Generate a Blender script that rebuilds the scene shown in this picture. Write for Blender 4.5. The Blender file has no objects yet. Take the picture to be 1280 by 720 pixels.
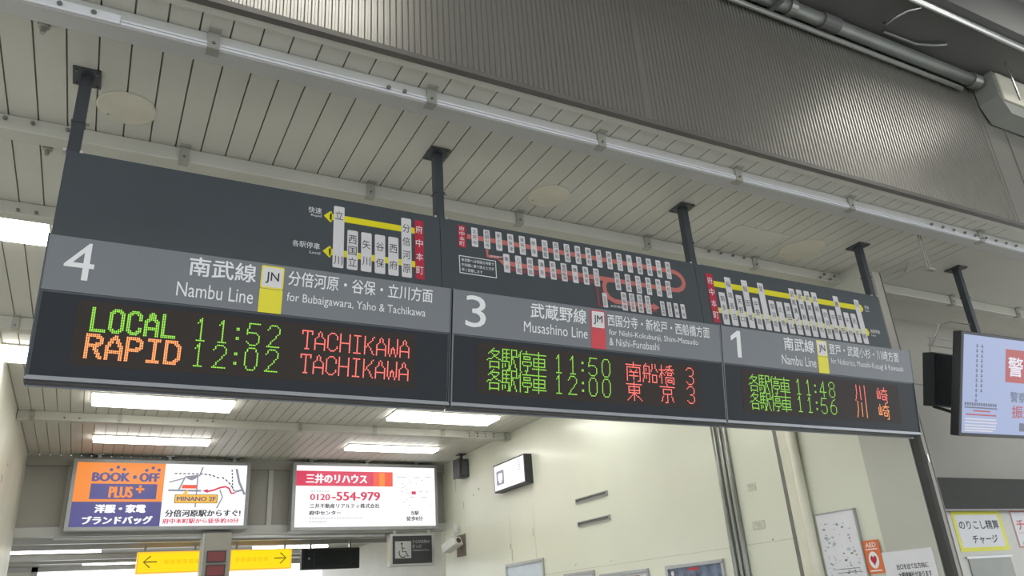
import bpy, bmesh, math, random
from mathutils import Vector, Matrix

random.seed(7)
S = bpy.context.scene
C = S.collection
EYE = 1.6                                   # camera height above the floor; z below is relative to it

# ------------------------------------------------------------------ camera
yaw, pit, rol = math.radians(29.068), math.radians(22.846), math.radians(-4.0646)
fw = Vector((math.sin(yaw)*math.cos(pit), math.cos(yaw)*math.cos(pit), math.sin(pit)))
rt = Vector((math.cos(yaw), -math.sin(yaw), 0))
up = rt.cross(fw)
r2 = math.cos(rol)*rt + math.sin(rol)*up
u2 = -math.sin(rol)*rt + math.cos(rol)*up
cd = bpy.data.cameras.new('camera'); cam = bpy.data.objects.new('camera', cd); C.objects.link(cam)
cd.sensor_width = 36; cd.lens = 959.28/1280*36; cd.clip_start = .05
m4 = Matrix((r2, u2, -fw)).transposed().to_4x4(); m4.translation = (0, 0, EYE)
cam.matrix_world = m4
S.camera = cam

# ------------------------------------------------------------------ world, exposure
W = bpy.data.worlds.new('daylight'); S.world = W; W.use_nodes = True
bg = W.node_tree.nodes['Background']
bg.inputs['Color'].default_value = (.93, .97, 1, 1); bg.inputs['Strength'].default_value = 2.1
S.view_settings.view_transform = 'Standard'; S.view_settings.look = 'None'
S.view_settings.exposure = 0.0; S.view_settings.gamma = 1.0; S.view_settings.use_curve_mapping = False
S.cycles.use_denoising = True
S.cycles.max_bounces = 8; S.cycles.diffuse_bounces = 5
S.cycles.sample_clamp_indirect = 6
LAMP = 10.0                                 # brightness of the fluorescent diffusers

# ------------------------------------------------------------------ materials
def mat(name, col, rough=.5, metal=0., var=.06, scale=6., bump=0., spec=.5, coat=0.):
    m = bpy.data.materials.new(name); m.use_nodes = True
    nt = m.node_tree; b = nt.nodes['Principled BSDF']
    b.inputs['Roughness'].default_value = rough; b.inputs['Metallic'].default_value = metal
    b.inputs['Specular IOR Level'].default_value = spec
    b.inputs['Coat Weight'].default_value = coat; b.inputs['Coat Roughness'].default_value = .15
    tc = nt.nodes.new('ShaderNodeTexCoord'); nz = nt.nodes.new('ShaderNodeTexNoise')
    nz.inputs['Scale'].default_value = scale; nz.inputs['Detail'].default_value = 5
    nt.links.new(tc.outputs['Object'], nz.inputs['Vector'])
    rp = nt.nodes.new('ShaderNodeValToRGB')
    rp.color_ramp.elements[0].position = .3; rp.color_ramp.elements[1].position = .7
    rp.color_ramp.elements[0].color = tuple(c*(1-var) for c in col)+(1,)
    rp.color_ramp.elements[1].color = tuple(min(1, c*(1+var)) for c in col)+(1,)
    nt.links.new(nz.outputs['Fac'], rp.inputs['Fac']); nt.links.new(rp.outputs['Color'], b.inputs['Base Color'])
    if bump:
        bp = nt.nodes.new('ShaderNodeBump'); bp.inputs['Strength'].default_value = bump
        bp.inputs['Distance'].default_value = .01
        nt.links.new(nz.outputs['Fac'], bp.inputs['Height']); nt.links.new(bp.outputs['Normal'], b.inputs['Normal'])
    return m

def glow(name, col, strength, light=False, base=(.02, .02, .02)):
    m = bpy.data.materials.new(name); m.use_nodes = True
    b = m.node_tree.nodes['Principled BSDF']
    b.inputs['Base Color'].default_value = base+(1,); b.inputs['Roughness'].default_value = .35
    b.inputs['Emission Color'].default_value = col+(1,); b.inputs['Emission Strength'].default_value = strength
    if not light: m.cycles.emission_sampling = 'NONE'
    return m

M = dict(
    plank=mat('cream_ceiling_plank', (.57, .56, .50), .45, var=.04, scale=1.5),
    groove=mat('dark_groove', (.27, .26, .23), .8),
    disc=mat('yellowed_cover_plate', (.60, .57, .465), .5),
    cream=mat('cream_wall_panel', (.705, .72, .60), .32, var=.03, scale=1.2, coat=.25),
    creamgrey=mat('greyed_column_cladding', (.50, .50, .44), .4, var=.04, scale=2),
    pipe=mat('cream_painted_pipe', (.70, .69, .57), .35),
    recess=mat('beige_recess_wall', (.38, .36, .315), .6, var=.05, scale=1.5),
    left=mat('cream_left_wall', (.62, .61, .52), .4, var=.05, scale=2),
    rail=mat('light_grey_duct_paint', (.47, .47, .45), .35, var=.04, scale=4),
    raillid=mat('white_duct_lid', (.66, .67, .69), .25, var=.03),
    railb=mat('cream_duct_paint', (.50, .49, .43), .4, var=.05, scale=4),
    strap=mat('zinc_strap', (.36, .36, .32), .45, .3),
    bolt=mat('dull_bolt', (.20, .20, .18), .5, .6),
    corr=mat('brown_grey_corrugated_metal', (.40, .385, .35), .30, .8, var=.05, scale=1.0),
    trimd=mat('dark_edge_trim', (.16, .15, .135), .4, .3),
    trimw=mat('white_edge_trim', (.60, .59, .53), .4),
    soffit=mat('dark_grey_soffit', (.10, .10, .095), .55, var=.12, scale=.9),
    slab=mat('blotchy_upper_slab', (.30, .29, .265), .7, var=.55, scale=2.2),
    steel=mat('galvanised_pipe', (.26, .27, .245), .35, .5, var=.1),
    bright=mat('shiny_conduit', (.55, .55, .52), .25, .8),
    boxg=mat('grey_green_box', (.25, .26, .235), .5),
    boxc=mat('cream_box_panel', (.60, .58, .48), .5),
    post=mat('charcoal_post', (.045, .05, .056), .4),
    panel=mat('charcoal_board', (.054, .066, .074), .42, var=.05, scale=3),
    strip=mat('mid_grey_strip', (.155, .168, .185), .35, var=.03, scale=3),
    ledbox=mat('black_display_glass', (.017, .021, .027), .3, var=.05, spec=.18),
    ledmat=mat('unlit_led_field', (.042, .033, .029), .45, var=.05, spec=.15),
    trimg=mat('grey_divider', (.16, .17, .18), .4, .2),
    edge=mat('anodised_edge', (.30, .31, .33), .3, .6),
    white=mat('white_lettering', (.80, .81, .82), .5, var=.01),
    ink=mat('black_ink', (.02, .02, .022), .5),
    plate=mat('station_plate_white', (.70, .68, .69), .4, var=.02),
    yellow=mat('line_yellow', (.78, .70, .01), .4, var=.02),
    paleyel=mat('line_pale_yellow', (.70, .68, .22), .4, var=.02),
    red=mat('line_red', (.62, .035, .05), .4, var=.02),
    crimson=mat('tag_crimson', (.48, .02, .05), .4, var=.02),
    salmon=mat('line_salmon', (.56, .16, .14), .4, var=.02),
    maroon=mat('line_maroon', (.24, .06, .07), .4, var=.02),
    orange=mat('sheet_orange', (.75, .17, .05), .45, var=.03),
    paper=mat('white_paper', (.74, .74, .77), .55, var=.03),
    papery=mat('yellow_paper_edge', (.74, .72, .05), .5, var=.05),
    blueink=mat('soft_blue_ink', (.40, .47, .55), .55, var=.25, scale=30),
    frame=mat('silver_frame', (.42, .43, .43), .3, .6),
    adframe=mat('grey_box_frame', (.33, .34, .34), .4, .4),
    grey=mat('warm_grey_panel', (.33, .32, .28), .5, var=.05, scale=2),
    dgrey=mat('dark_slate_header', (.072, .074, .069), .7, var=.06, spec=.1),
    dark=mat('black_plastic', (.025, .027, .03), .4),
    spk=mat('dark_grey_speaker', (.055, .055, .06), .55),
    grille=mat('speaker_grille', (.08, .08, .085), .7, bump=.5, scale=300),
    camw=mat('white_camera_housing', (.60, .60, .57), .4),
    brown=mat('brown_backing_board', (.17, .13, .10), .6),
    tape=mat('old_adhesive_patch', (.56, .555, .46), .7, var=.15, scale=40),
    rust=mat('rust_stain', (.26, .21, .14), .8, var=.3, scale=20),
    floor=mat('grey_concourse_floor', (.46, .45, .42), .4, var=.08, scale=3),
    machine=mat('pale_machine_front', (.56, .55, .50), .4, var=.03),
    screen=mat('unlit_machine_screen', (.26, .27, .235), .3),
    post1=mat('poster_pale_blue', (.55, .62, .70), .3),
    post2=mat('poster_picture', (.10, .13, .20), .25, var=.9, scale=7),
    window=mat('dark_display', (.022, .028, .032), .2),
    lamp=glow('lit_tube_diffuser', (1, .985, .93), LAMP, True, (.8, .8, .8)),
    lampbody=mat('lamp_tray_white', (.74, .74, .70), .4),
    green=glow('led_green', (.27, .74, .03), 1.2),
    ledred=glow('led_red', (1, .15, .12), 1.7),
    amber=glow('led_orange', (1, .30, .08), 1.7),
    redled=glow('dim_red_led', (.16, .02, .02), .8),
    adw=glow('backlit_white', (.97, .97, 1), 1.05, True),
    ado=glow('backlit_orange', (.95, .27, .03), .95),
    adn=glow('backlit_navy', (.075, .07, .27), .9),
    adr=glow('backlit_crimson', (.72, .03, .10), .95),
    adr2=glow('backlit_vermilion', (.92, .10, .05), .95),
    adg=glow('backlit_grey', (.30, .30, .36), .9),
    adk=glow('backlit_black', (.03, .03, .04), 1.),
    adl=glow('backlit_pale_grey', (.60, .60, .66), .95),
    ady=glow('backlit_yellow', (1, .76, .0), 1.0, True),
    ady2=glow('backlit_deep_yellow', (.95, .62, .0), 1.),
    adyo=glow('backlit_amber', (.93, .52, .05), 1.),
    adbr=glow('backlit_brown', (.22, .13, .01), .9),
    tvw=glow('screen_blue_white', (.31, .37, .58), 1.0, True),
    tvr=glow('screen_red', (.40, .06, .06), .95),
    tvk=glow('screen_ink', (.11, .13, .19), .9),
    tvp=glow('screen_paper', (.75, .75, .85), .9),
)

# ------------------------------------------------------------------ mesh helpers
root_of = {}
class MB:
    def __init__(s): s.v = []; s.f = []; s.m = []; s.mats = []
    def mi(s, m):
        m = M[m] if isinstance(m, str) else m
        if m not in s.mats: s.mats.append(m)
        return s.mats.index(m)
    def poly(s, pts, m):
        b = len(s.v); s.v += [tuple(p) for p in pts]; s.f.append(tuple(range(b, b+len(pts)))); s.m.append(s.mi(m)); return s
    def box(s, x0, x1, y0, y1, z0, z1, m):
        return s.hexa([(x0,y0,z0),(x1,y0,z0),(x1,y1,z0),(x0,y1,z0),(x0,y0,z1),(x1,y0,z1),(x1,y1,z1),(x0,y1,z1)], m)
    def hexa(s, p, m):
        b = len(s.v); s.v += [tuple(q) for q in p]; k = s.mi(m)
        for f in ((0,3,2,1),(4,5,6,7),(0,1,5,4),(1,2,6,5),(2,3,7,6),(3,0,4,7)):
            s.f.append(tuple(b+i for i in f)); s.m.append(k)
        return s
    def prism(s, pts, axis, a0, a1, m):
        # pts: 2-D outline in the two remaining axes
        def P(q, a): return (a, q[0], q[1]) if axis == 'x' else ((q[0], a, q[1]) if axis == 'y' else (q[0], q[1], a))
        n = len(pts); b = len(s.v); k = s.mi(m)
        s.v += [P(q, a0) for q in pts]+[P(q, a1) for q in pts]
        s.f.append(tuple(range(b, b+n))); s.m.append(k); s.f.append(tuple(range(b+2*n-1, b+n-1, -1))); s.m.append(k)
        for i in range(n):
            j = (i+1) % n; s.f.append((b+i, b+n+i, b+n+j, b+j)); s.m.append(k)
        return s
    def tube(s, pts, r, m, n=12):
        pts = [Vector(p) for p in pts]; k = s.mi(m); rings = []
        for i, p in enumerate(pts):
            d = (pts[min(i+1, len(pts)-1)]-pts[max(i-1, 0)]).normalized()
            a = d.orthogonal().normalized() if i == 0 else (a-d*a.dot(d)).normalized()
            c = d.cross(a); rr = r[i] if isinstance(r, (list, tuple)) else r
            b = len(s.v); rings.append(b)
            s.v += [tuple(p+rr*(math.cos(t)*a+math.sin(t)*c)) for t in [2*math.pi*q/n for q in range(n)]]
        for q in range(len(rings)-1):
            for i in range(n):
                j = (i+1) % n; s.f.append((rings[q]+i, rings[q]+j, rings[q+1]+j, rings[q+1]+i)); s.m.append(k)
        s.f.append(tuple(rings[0]+i for i in reversed(range(n)))); s.m.append(k)
        s.f.append(tuple(rings[-1]+i for i in range(n))); s.m.append(k)
        return s
    def build(s, name, parent=None, bevel=0., smooth=False):
        me = bpy.data.meshes.new(name)
        vs = [Vector((x, y, z+EYE)) for x, y, z in s.v]
        if parent is None:
            lo = [min(v[i] for v in vs) for i in range(3)]; hi = [max(v[i] for v in vs) for i in range(3)]
            o0 = Vector(((lo[0]+hi[0])/2, (lo[1]+hi[1])/2, lo[2]))
        else: o0 = root_of[parent.name]
        me.from_pydata([v-o0 for v in vs], [], s.f)
        for m in s.mats: me.materials.append(m)
        me.polygons.foreach_set('material_index', s.m)
        if smooth: me.polygons.foreach_set('use_smooth', [True]*len(s.f))
        if bevel:
            bm = bmesh.new(); bm.from_mesh(me)
            bmesh.ops.remove_doubles(bm, verts=bm.verts, dist=1e-5)
            ed = [e for e in bm.edges if len(e.link_faces) == 2 and e.calc_face_angle(0) > .6]
            bmesh.ops.bevel(bm, geom=ed, offset=bevel, segments=2, profile=.5, affect='EDGES', clamp_overlap=True)
            bm.to_mesh(me); bm.free()
        me.update()
        o = bpy.data.objects.new(name, me); C.objects.link(o)
        if parent is None: o.location = o0
        else: o.parent = parent
        root_of[o.name] = o0
        return o

def tag(o, label=None, cat=None, group=None, kind=None):
    for k, v in (('label', label), ('category', cat), ('group', group), ('kind', kind)):
        if v: o[k] = v
    return o
def thing(name, loc, label, cat, group=None):
    o = bpy.data.objects.new(name, None); C.objects.link(o); o.empty_display_size = .05
    o.location = (loc[0], loc[1], loc[2]+EYE); root_of[o.name] = Vector(o.location)
    return tag(o, label, cat, group)
def struct(name, mb, bevel=0.): return tag(mb.build(name, bevel=bevel), kind='structure')
def copy_thing(o, delta, label=None):
    c = o.copy(); C.objects.link(c); c.location = o.location+Vector(delta); root_of[c.name] = Vector(c.location)
    for ch in list(o.children):
        d = ch.copy(); C.objects.link(d); d.parent = c
        for g in ch.children:
            e = g.copy(); C.objects.link(e); e.parent = d
    if label: c['label'] = label
    return c

# lettering: outlines of Blender's built-in font turned into flat mesh faces
_tx = {}
def glyphs(s, bold=0., space=1.):
    key = (s, bold, space)
    if key not in _tx:
        cu = bpy.data.curves.new('t', 'FONT'); cu.body = s; cu.offset = bold; cu.resolution_u = 3; cu.space_character = space
        ob = bpy.data.objects.new('t', cu); C.objects.link(ob)
        dg = bpy.context.evaluated_depsgraph_get(); me = bpy.data.meshes.new_from_object(ob.evaluated_get(dg))
        vs = [(v.co.x, v.co.y) for v in me.vertices]; fs = [tuple(p.vertices) for p in me.polygons]
        bpy.data.objects.remove(ob); bpy.data.curves.remove(cu); bpy.data.meshes.remove(me)
        _tx[key] = (vs, fs)
    return _tx[key]
def text(mb, P, s, u0, u1, v0, v1, d, m, bold=0., align='l', space=1.):
    """fit the string's outline in the box u0..u1, v0..v1 of plane P; u1 None keeps the letters' own width"""
    vs, fs = glyphs(s, 0., space)
    if not vs: return
    if bold:
        e = bold*(v1-v0)*.8
        for i, (a, c) in enumerate(((-e, 0), (e, 0), (0, e), (0, -e))):
            text(mb, P, s, u0+a+(e if u1 is not None else 0), None if u1 is None else u1+a-e, v0+c+e, v1+c-e, d+i*.00015, m, 0, align, space)
        return
    x0 = min(a for a, b in vs); x1 = max(a for a, b in vs); y0 = min(b for a, b in vs); y1 = max(b for a, b in vs)
    sy = (v1-v0)/(y1-y0)
    sx = sy if u1 is None else (u1-u0)/(x1-x0)
    off = u0 if align == 'l' else (u0-(x1-x0)*sx/2 if align == 'c' else u0-(x1-x0)*sx)
    b = len(mb.v); k = mb.mi(m)
    mb.v += [tuple(P(off+(a-x0)*sx, v0+(c-y0)*sy, d)) for a, c in vs]
    mb.f += [tuple(b+i for i in f) for f in fs]; mb.m += [k]*len(fs)
def vtext(mb, P, s, u, w, v0, v1, d, m, bold=.0):
    n = len(s); h = min((v1-v0)/n*.86, w*1.15)
    for i, ch in enumerate(s):
        c = v1-(v1-v0)*(i+.5)/n
        hh = h*.34 if ch in 'ーロ口ノ一' else h
        if ch in 'ーノ': hh = h*.7
        if ch in '口ロ': hh = h*.75
        text(mb, P, ch, u-w/2, u+w/2, c-hh/2, c+hh/2, d, m, bold)
def rect(mb, P, u0, u1, v0, v1, d, m): mb.poly([P(u0,v0,d), P(u1,v0,d), P(u1,v1,d), P(u0,v1,d)], m)
def rrect(mb, P, u0, u1, v0, v1, r, d, m, n=4):
    pts = []
    for cx, cy, a in ((u1-r,v1-r,0),(u0+r,v1-r,90),(u0+r,v0+r,180),(u1-r,v0+r,270)):
        for i in range(n+1):
            t = math.radians(a+90*i/n); pts.append(P(cx+r*math.cos(t), cy+r*math.sin(t), d))
    mb.poly(pts, m)
def disc(mb, P, u, v, r, d, m, n=20, ry=None):
    ry = ry or r
    mb.poly([P(u+r*math.cos(2*math.pi*i/n), v+ry*math.sin(2*math.pi*i/n), d) for i in range(n)], m)
def band(mb, P, pts, w, d, m):
    """a flat line of width w through pts"""
    L = []; R_ = []
    for i, p in enumerate(pts):
        a = Vector(pts[max(i-1, 0)]); b = Vector(pts[min(i+1, len(pts)-1)]); t = (b-a).normalized()
        n = Vector((-t.y, t.x))*w/2; L.append((p[0]+n.x, p[1]+n.y)); R_.append((p[0]-n.x, p[1]-n.y))
    for i in range(len(pts)-1):
        mb.poly([P(*L[i], d), P(*R_[i], d), P(*R_[i+1], d), P(*L[i+1], d)], m)
def outline(mb, P, u0, u1, v0, v1, w, d, m):
    rect(mb,P,u0,u1,v0,v0+w,d,m); rect(mb,P,u0,u1,v1-w,v1,d,m); rect(mb,P,u0,u0+w,v0+w,v1-w,d,m); rect(mb,P,u1-w,u1,v0+w,v1-w,d,m)
def planeY(y): return lambda u, v, d: (u, y-d, v)                     # faces the viewer along -Y
def planeX(x): return lambda u, v, d: (x-d, -u, v)                    # right wall, faces -X; u = -Y

# ================================================================== THE SETTING
H = 2.07                                    # ceiling plane
XW = 4.53                                   # right wall plane
# planked ceiling with real grooves
mb = MB(); p = .1085; g = .0065
x = .02-25*p
while x < 9.0:
    y1 = 10.62 if x+p < XW+.06 else 3.86
    y0 = 2.335
    xa, xb = x+g/2, x+p-g/2
    if x < -.9: y1 = 6.2
    if x < 4.97:
        last = xb; mb.box(xa, xb, y0, y1, H, H+.012, 'plank')
        mb.poly([(x-g/2,y0,H+.011),(x-g/2,y1,H+.011),(x+g/2,y1,H+.011),(x+g/2,y0,H+.011)], 'groove')
    x += p
mb.box(last+g, 9.0, 2.335, 3.86, H, H+.012, 'plank')
mb.box(-2.7, 9.0, 2.335, 10.62, H+.012, H+.05, 'groove')
struct('ceiling', mb)
# right wall: cream sheets, end jamb, greyed cladding
mb = MB()
mb.box(XW, XW+.05, 3.115, 10.65, -EYE, H, 'cream')
for yy in (8.02, 8.62): mb.box(XW-.0015, XW+.002, yy-.003, yy+.003, -EYE, 1.1, 'tape')
mb.box(XW-.0015, XW+.002, 4.22, 8.0, .355, .361, 'tape')
mb.box(XW-.0025, XW+.002, 4.188, 4.222, -EYE, H, 'bolt')
mb.box(XW-.012, XW+.002, 3.115, 3.475, -EYE, H-.001, 'creamgrey')
for (yy, zz, h, w) in ((9.95,.92,.12,.02),(9.95,1.35,.10,.015),(9.45,1.52,.03,.05),(9.62,1.47,.03,.03),(8.64,.70,.06,.02),(8.6,.56,.14,.012),(8.06,.78,.10,.012),(6.55,.385,.012,.03),(7.2,.40,.02,.02),(8.2,.40,.02,.02),(10.2,1.62,.34,.012),(4.42,.36,.02,.02)):
    mb.poly([(XW-.002,yy+w/2,zz),(XW-.002,yy-w/3,zz+.01),(XW-.002,yy-w/2,zz+h),(XW-.002,yy+w/4,zz+h*.9)], 'rust')
struct('wall_right', mb)
mb = MB(); mb.box(XW-.004, XW+.036, 3.06, 3.115, -EYE, 1.0, 'dgrey')
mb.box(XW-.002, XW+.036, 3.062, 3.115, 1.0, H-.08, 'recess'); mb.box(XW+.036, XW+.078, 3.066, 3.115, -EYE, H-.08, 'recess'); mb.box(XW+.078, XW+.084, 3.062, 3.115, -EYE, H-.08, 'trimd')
mb.box(XW+.045, XW+.058, 3.058, 3.066, .69, .74, 'bright')
struct('trim_1', mb)
# left wall
mb = MB(); mb.box(-.83, -.75, 6.2, 10.65, -EYE, H, 'left'); mb.box(-2.75, -.83, 6.2, 6.3, -EYE, H, 'left')
for (yy, zz, h) in ((8.2,1.35,.07),(8.5,1.55,.03),(7.4,1.2,.05)):
    mb.poly([(-.7485,yy,zz),(-.7485,yy+.05,zz+.01),(-.7485,yy+.06,zz+h),(-.7485,yy+.01,zz+h)], 'rust')
struct('wall_left', mb)
# header wall at the far end of the ceiling, recess wall on the right
mb = MB(); mb.box(-.75, XW, 10.65, 10.78, 1.14, H, 'grey'); mb.box(-.75, XW, 10.60, 10.65, 1.14, 1.24, 'rail'); mb.box(-.75, XW, 10.60, 10.65, H-.12, H, 'grey')
mb.box(-.75, XW, 10.625, 10.65, 1.24, 1.25, 'edge')
for xx in (-.28, 2.05, 4.3): mb.box(xx-.03, xx+.03, 10.62, 10.65, 1.24, H-.12, 'rail')
struct('wall_far', mb)
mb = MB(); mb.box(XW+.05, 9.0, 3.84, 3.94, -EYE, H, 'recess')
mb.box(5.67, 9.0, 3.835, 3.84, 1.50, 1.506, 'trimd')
struct('wall_recess', mb)
mb = MB(); mb.box(-14, 14, -9, 26, -EYE-.1, -EYE, 'floor'); struct('floor', mb)
# bulkhead of corrugated metal over the ceiling edge
YB_ = 2.327
mb = MB(); x = -2.6; pr = []
q = .0262
while x < 5.06:
    if abs(x-2.10) < q*.6:
        pr += [(x, YB_-.0015), (x+q, YB_-.0015)]
    else:
        pr += [(x, YB_), (x+q*.32, YB_), (x+q*.46, YB_-.0075), (x+q*.82, YB_-.0075), (x+q*.96, YB_)]
    x += q
k = mb.mi('corr'); b = len(mb.v)
for (a, yy) in pr: mb.v += [(a, yy, H-.005), (a, yy, 3.2)]
for i in range(len(pr)-1): mb.f.append((b+2*i, b+2*i+2, b+2*i+3, b+2*i+1)); mb.m.append(k)
mb.box(5.06, 9.0, YB_-.004, YB_+.004, H-.005, 3.2, 'corr')
for xx in (5.02, 5.30, 5.75): mb.box(xx, xx+.012, YB_-.010, YB_-.004, H, 3.1, 'corr')
mb.box(-2.6, 9.0, YB_+.001, YB_+.006, H, 3.3, 'trimd')
struct('wall_bulkhead', mb)
mb = MB(); mb.box(-2.6, 9.0, 2.300, 2.332, H-.012, H+.012, 'trimd'); struct('trim_2', mb)
mb = MB(); mb.box(-2.6, 9.0, 2.332, 2.372, H-.008, H+.002, 'trimw'); mb.box(-2.6, 9.0, 2.372, 2.376, H-.003, H+.002, 'groove')
struct('trim_3', mb)
# upper concourse ceiling, toward and over the viewer
mb = MB(); mb.box(-3, 9.5, 1.93, 2.335, 3.2, 3.32, 'soffit'); mb.box(-3, 9.5, 1.86, 1.93, 3.2, 3.7, 'soffit'); struct('trim_4', mb)
mb = MB(); mb.box(-9, 12, -9, 1.9, 3.55, 3.7, 'slab'); struct('ceiling_upper', mb)
# space beyond the far header
mb = MB(); mb.box(-4, 9, 10.78, 17.5, 1.32, 1.40, 'grey')
for yy in (12.4, 13.2, 14.9, 15.6, 17.2): mb.box(-4, 9, yy, yy+.10, 1.24, 1.32, 'rail')
struct('ceiling_beyond', mb)
mb = MB(); mb.box(-.84, -.74, 17.2, 17.3, -EYE, 1.32, 'frame'); mb.box(-4, -.84, 17.22, 17.28, -EYE, 1.32, 'left'); struct('trim_5', mb)
mb = MB(); mb.box(XW, XW+.1, 10.78, 17.4, -EYE, 1.32, 'left'); struct('wall_beyond_right', mb)

# ================================================================== DEPARTURE BOARDS
X0 = -.255; BW = 1.512; YU = 2.90
def yF(z): return 2.79+(1.30-z)*.15                                   # leaning face of the lower cabinet
PU = planeY(YU)
def PF(u, v, d): return (u, yF(v)-d, v)

# ---- dot-matrix strokes on a grid (x right, y down)
B = lambda x0,y0,x1,y1: [(x0,y0),(x1,y0),(x1,y1),(x0,y1),(x0,y0)]
KAN = {
 '各': [[(5,0),(1,4)],[(4,2),(9,2),(9,3),(4,7),(0,9)],[(3,3),(6,6),(11,9)],B(2,10,9,14),[(2,14),(2,15)],[(9,14),(9,15)]],
 '駅': [[(0,0),(0,9)],[(0,0),(5,0)],[(3,0),(3,9)],[(0,3),(5,3)],[(0,6),(5,6)],[(0,9),(5,9),(5,15),(4,15)],[(0,11),(0,14)],[(2,11),(2,13)],
        [(7,0),(11,0),(11,5),(7,5)],[(7,0),(7,9),(6,15)],[(8,6),(11,15)]],
 '停': [[(3,0),(0,5)],[(2,3),(2,15)],[(7,0),(7,1)],[(4,2),(11,2)],B(5,4,10,6),[(4,10),(4,8),(11,8),(11,10)],[(5,11),(10,11)],[(8,11),(8,15),(6,15)]],
 '車': [[(0,2),(11,2)],B(1,5,10,11),[(1,8),(10,8)],[(0,13),(11,13)],[(5,0),(5,15)]],
 '南': [[(0,2),(14,2)],[(7,0),(7,4)],[(1,15),(1,4),(13,4),(13,15),(11,15)],[(4,6),(5,7)],[(10,6),(9,7)],[(3,8),(11,8)],[(3,11),(11,11)],[(7,8),(7,14)]],
 '船': [[(3,0),(2,2)],[(1,2),(1,10),(0,15)],[(1,2),(6,2),(6,15),(5,15)],[(0,8),(7,8)],[(3,4),(3,6)],[(3,10),(3,12)],[(9,0),(9,3),(8,6)],[(12,0),(12,3),(14,6)],B(9,9,13,15)],
 '橋': [[(2,0),(2,15)],[(0,4),(5,4)],[(2,5),(0,10)],[(3,6),(5,8)],[(12,0),(7,1)],[(6,3),(14,3)],[(10,1),(10,3),(6,6)],[(10,3),(14,6)],B(8,6,12,8),[(6,15),(6,10),(14,10),(14,15),(13,15)],B(8,12,12,14)],
 '東': [[(0,2),(14,2)],[(7,0),(7,15)],B(2,4,12,9),[(2,7),(12,7)],[(6,10),(1,15)],[(8,10),(14,15)]],
 '京': [[(7,0),(7,2)],[(0,2),(14,2)],B(3,4,11,8),[(7,8),(7,15),(5,15)],[(3,10),(1,14)],[(11,10),(13,14)]],
 '川': [[(2,0),(2,8),(0,15)],[(7,1),(7,14)],[(13,0),(13,15)]],
 '崎': [[(2,1),(2,11)],[(0,4),(0,11),(4,11)],[(4,4),(4,11)],[(6,3),(14,3)],[(10,0),(10,3),(6,6)],[(10,3),(13,6)],[(6,7),(14,7)],B(7,9,11,12),[(13,7),(13,15),(11,15)]],
}
LET = {                                                                # 7 x 14
 'T': [[(0,2),(0,0),(6,0),(6,2)],[(3,0),(3,13)],[(2,13),(4,13)]],
 'A': [[(0,13),(0,6),(3,0),(6,6),(6,13)],[(0,9),(6,9)]],
 'C': [[(6,4),(6,2),(4,0),(2,0),(0,2),(0,11),(2,13),(4,13),(6,11),(6,10)]],
 'H': [[(0,0),(0,13)],[(6,0),(6,13)],[(0,6),(6,6)]],
 'I': [[(1,0),(5,0)],[(3,0),(3,13)],[(1,13),(5,13)]],
 'K': [[(0,0),(0,13)],[(6,0),(1,7)],[(2,6),(6,13)]],
 'W': [[(0,0),(0,9),(1,13),(3,6),(5,13),(6,9),(6,0)]],
 'L': [[(0,0),(0,13),(6,13)]],
 'O': [[(2,0),(4,0),(6,2),(6,11),(4,13),(2,13),(0,11),(0,2),(2,0)]],
 'R': [[(0,13),(0,0),(4,0),(6,2),(6,4),(4,6),(0,6)],[(3,7),(6,13)]],
 'P': [[(0,13),(0,0),(4,0),(6,2),(6,5),(4,7),(0,7)]],
 'D': [[(0,0),(4,0),(6,3),(6,10),(4,13),(0,13),(0,0)]],
}
DIG = {                                                                # 9 x 15
 '0': [[(3,0),(6,0),(8,3),(8,11),(6,14),(3,14),(1,11),(1,3),(3,0)]],
 '1': [[(3,3),(5,0),(5,14)],[(3,14),(7,14)]],
 '2': [[(1,3),(3,0),(6,0),(8,2),(8,5),(1,14),(8,14)]],
 '3': [[(1,2),(3,0),(6,0),(8,2),(8,5),(6,7),(4,7)],[(6,7),(8,9),(8,12),(6,14),(3,14),(1,12)]],
 '4': [[(6,14),(6,0),(1,10),(9,10)]],
 '5': [[(8,0),(2,0),(1,7),(3,6),(6,6),(8,8),(8,12),(6,14),(3,14),(1,12)]],
 '6': [[(7,0),(4,2),(1,7),(1,12),(3,14),(6,14),(8,12),(8,8),(6,6),(3,6),(1,8)]],
 '8': [[(3,0),(6,0),(8,2),(8,4),(6,6),(3,6),(1,4),(1,2),(3,0)],[(3,6),(1,9),(1,12),(3,14),(6,14),(8,12),(8,9),(6,6)]],
 ':': [[(1,4),(2,4)],[(1,5),(2,5)],[(1,10),(2,10)],[(1,11),(2,11)]],
}
def dots(strokes, sx=1., sy=1., fat=False):
    out = set()
    for st in strokes:
        for (xa, ya), (xb, yb) in zip(st, st[1:]):
            xa_, xb_, ya_, yb_ = xa*sx, xb*sx, ya*sy, yb*sy
            n = max(1, math.ceil(max(abs(xb_-xa_), abs(yb_-ya_))))
            for i in range(n+1):
                a = int(round(xa_+(xb_-xa_)*i/n)); c = int(round(ya_+(yb_-ya_)*i/n))
                out.add((a, c))
                if fat: out |= {(a+1, c), (a, c+1), (a+1, c+1)}
    return out
PX, PZ = .0062, .00575                                                 # dot pitch
def led_field(mb, ux, row, col, d_set, m):
    k = mb.mi(m)
    for (a, c) in d_set:
        u = ux+(col+a)*PX; v = 1.0605-(row*16+c)*PZ
        b = len(mb.v); r = .0027
        mb.v += [PF(u+r*math.cos(t), v+r*math.sin(t), .0022) for t in [math.pi/8+math.pi/4*i for i in range(8)]]
        mb.f.append(tuple(range(b, b+8))); mb.m.append(k)
def led_kanji(mb, ux, row, col, s, m, cell=16):
    for i, ch in enumerate(s):
        if ch in KAN: led_field(mb, ux, row, col+i*cell, dots(KAN[ch]), m)
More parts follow.
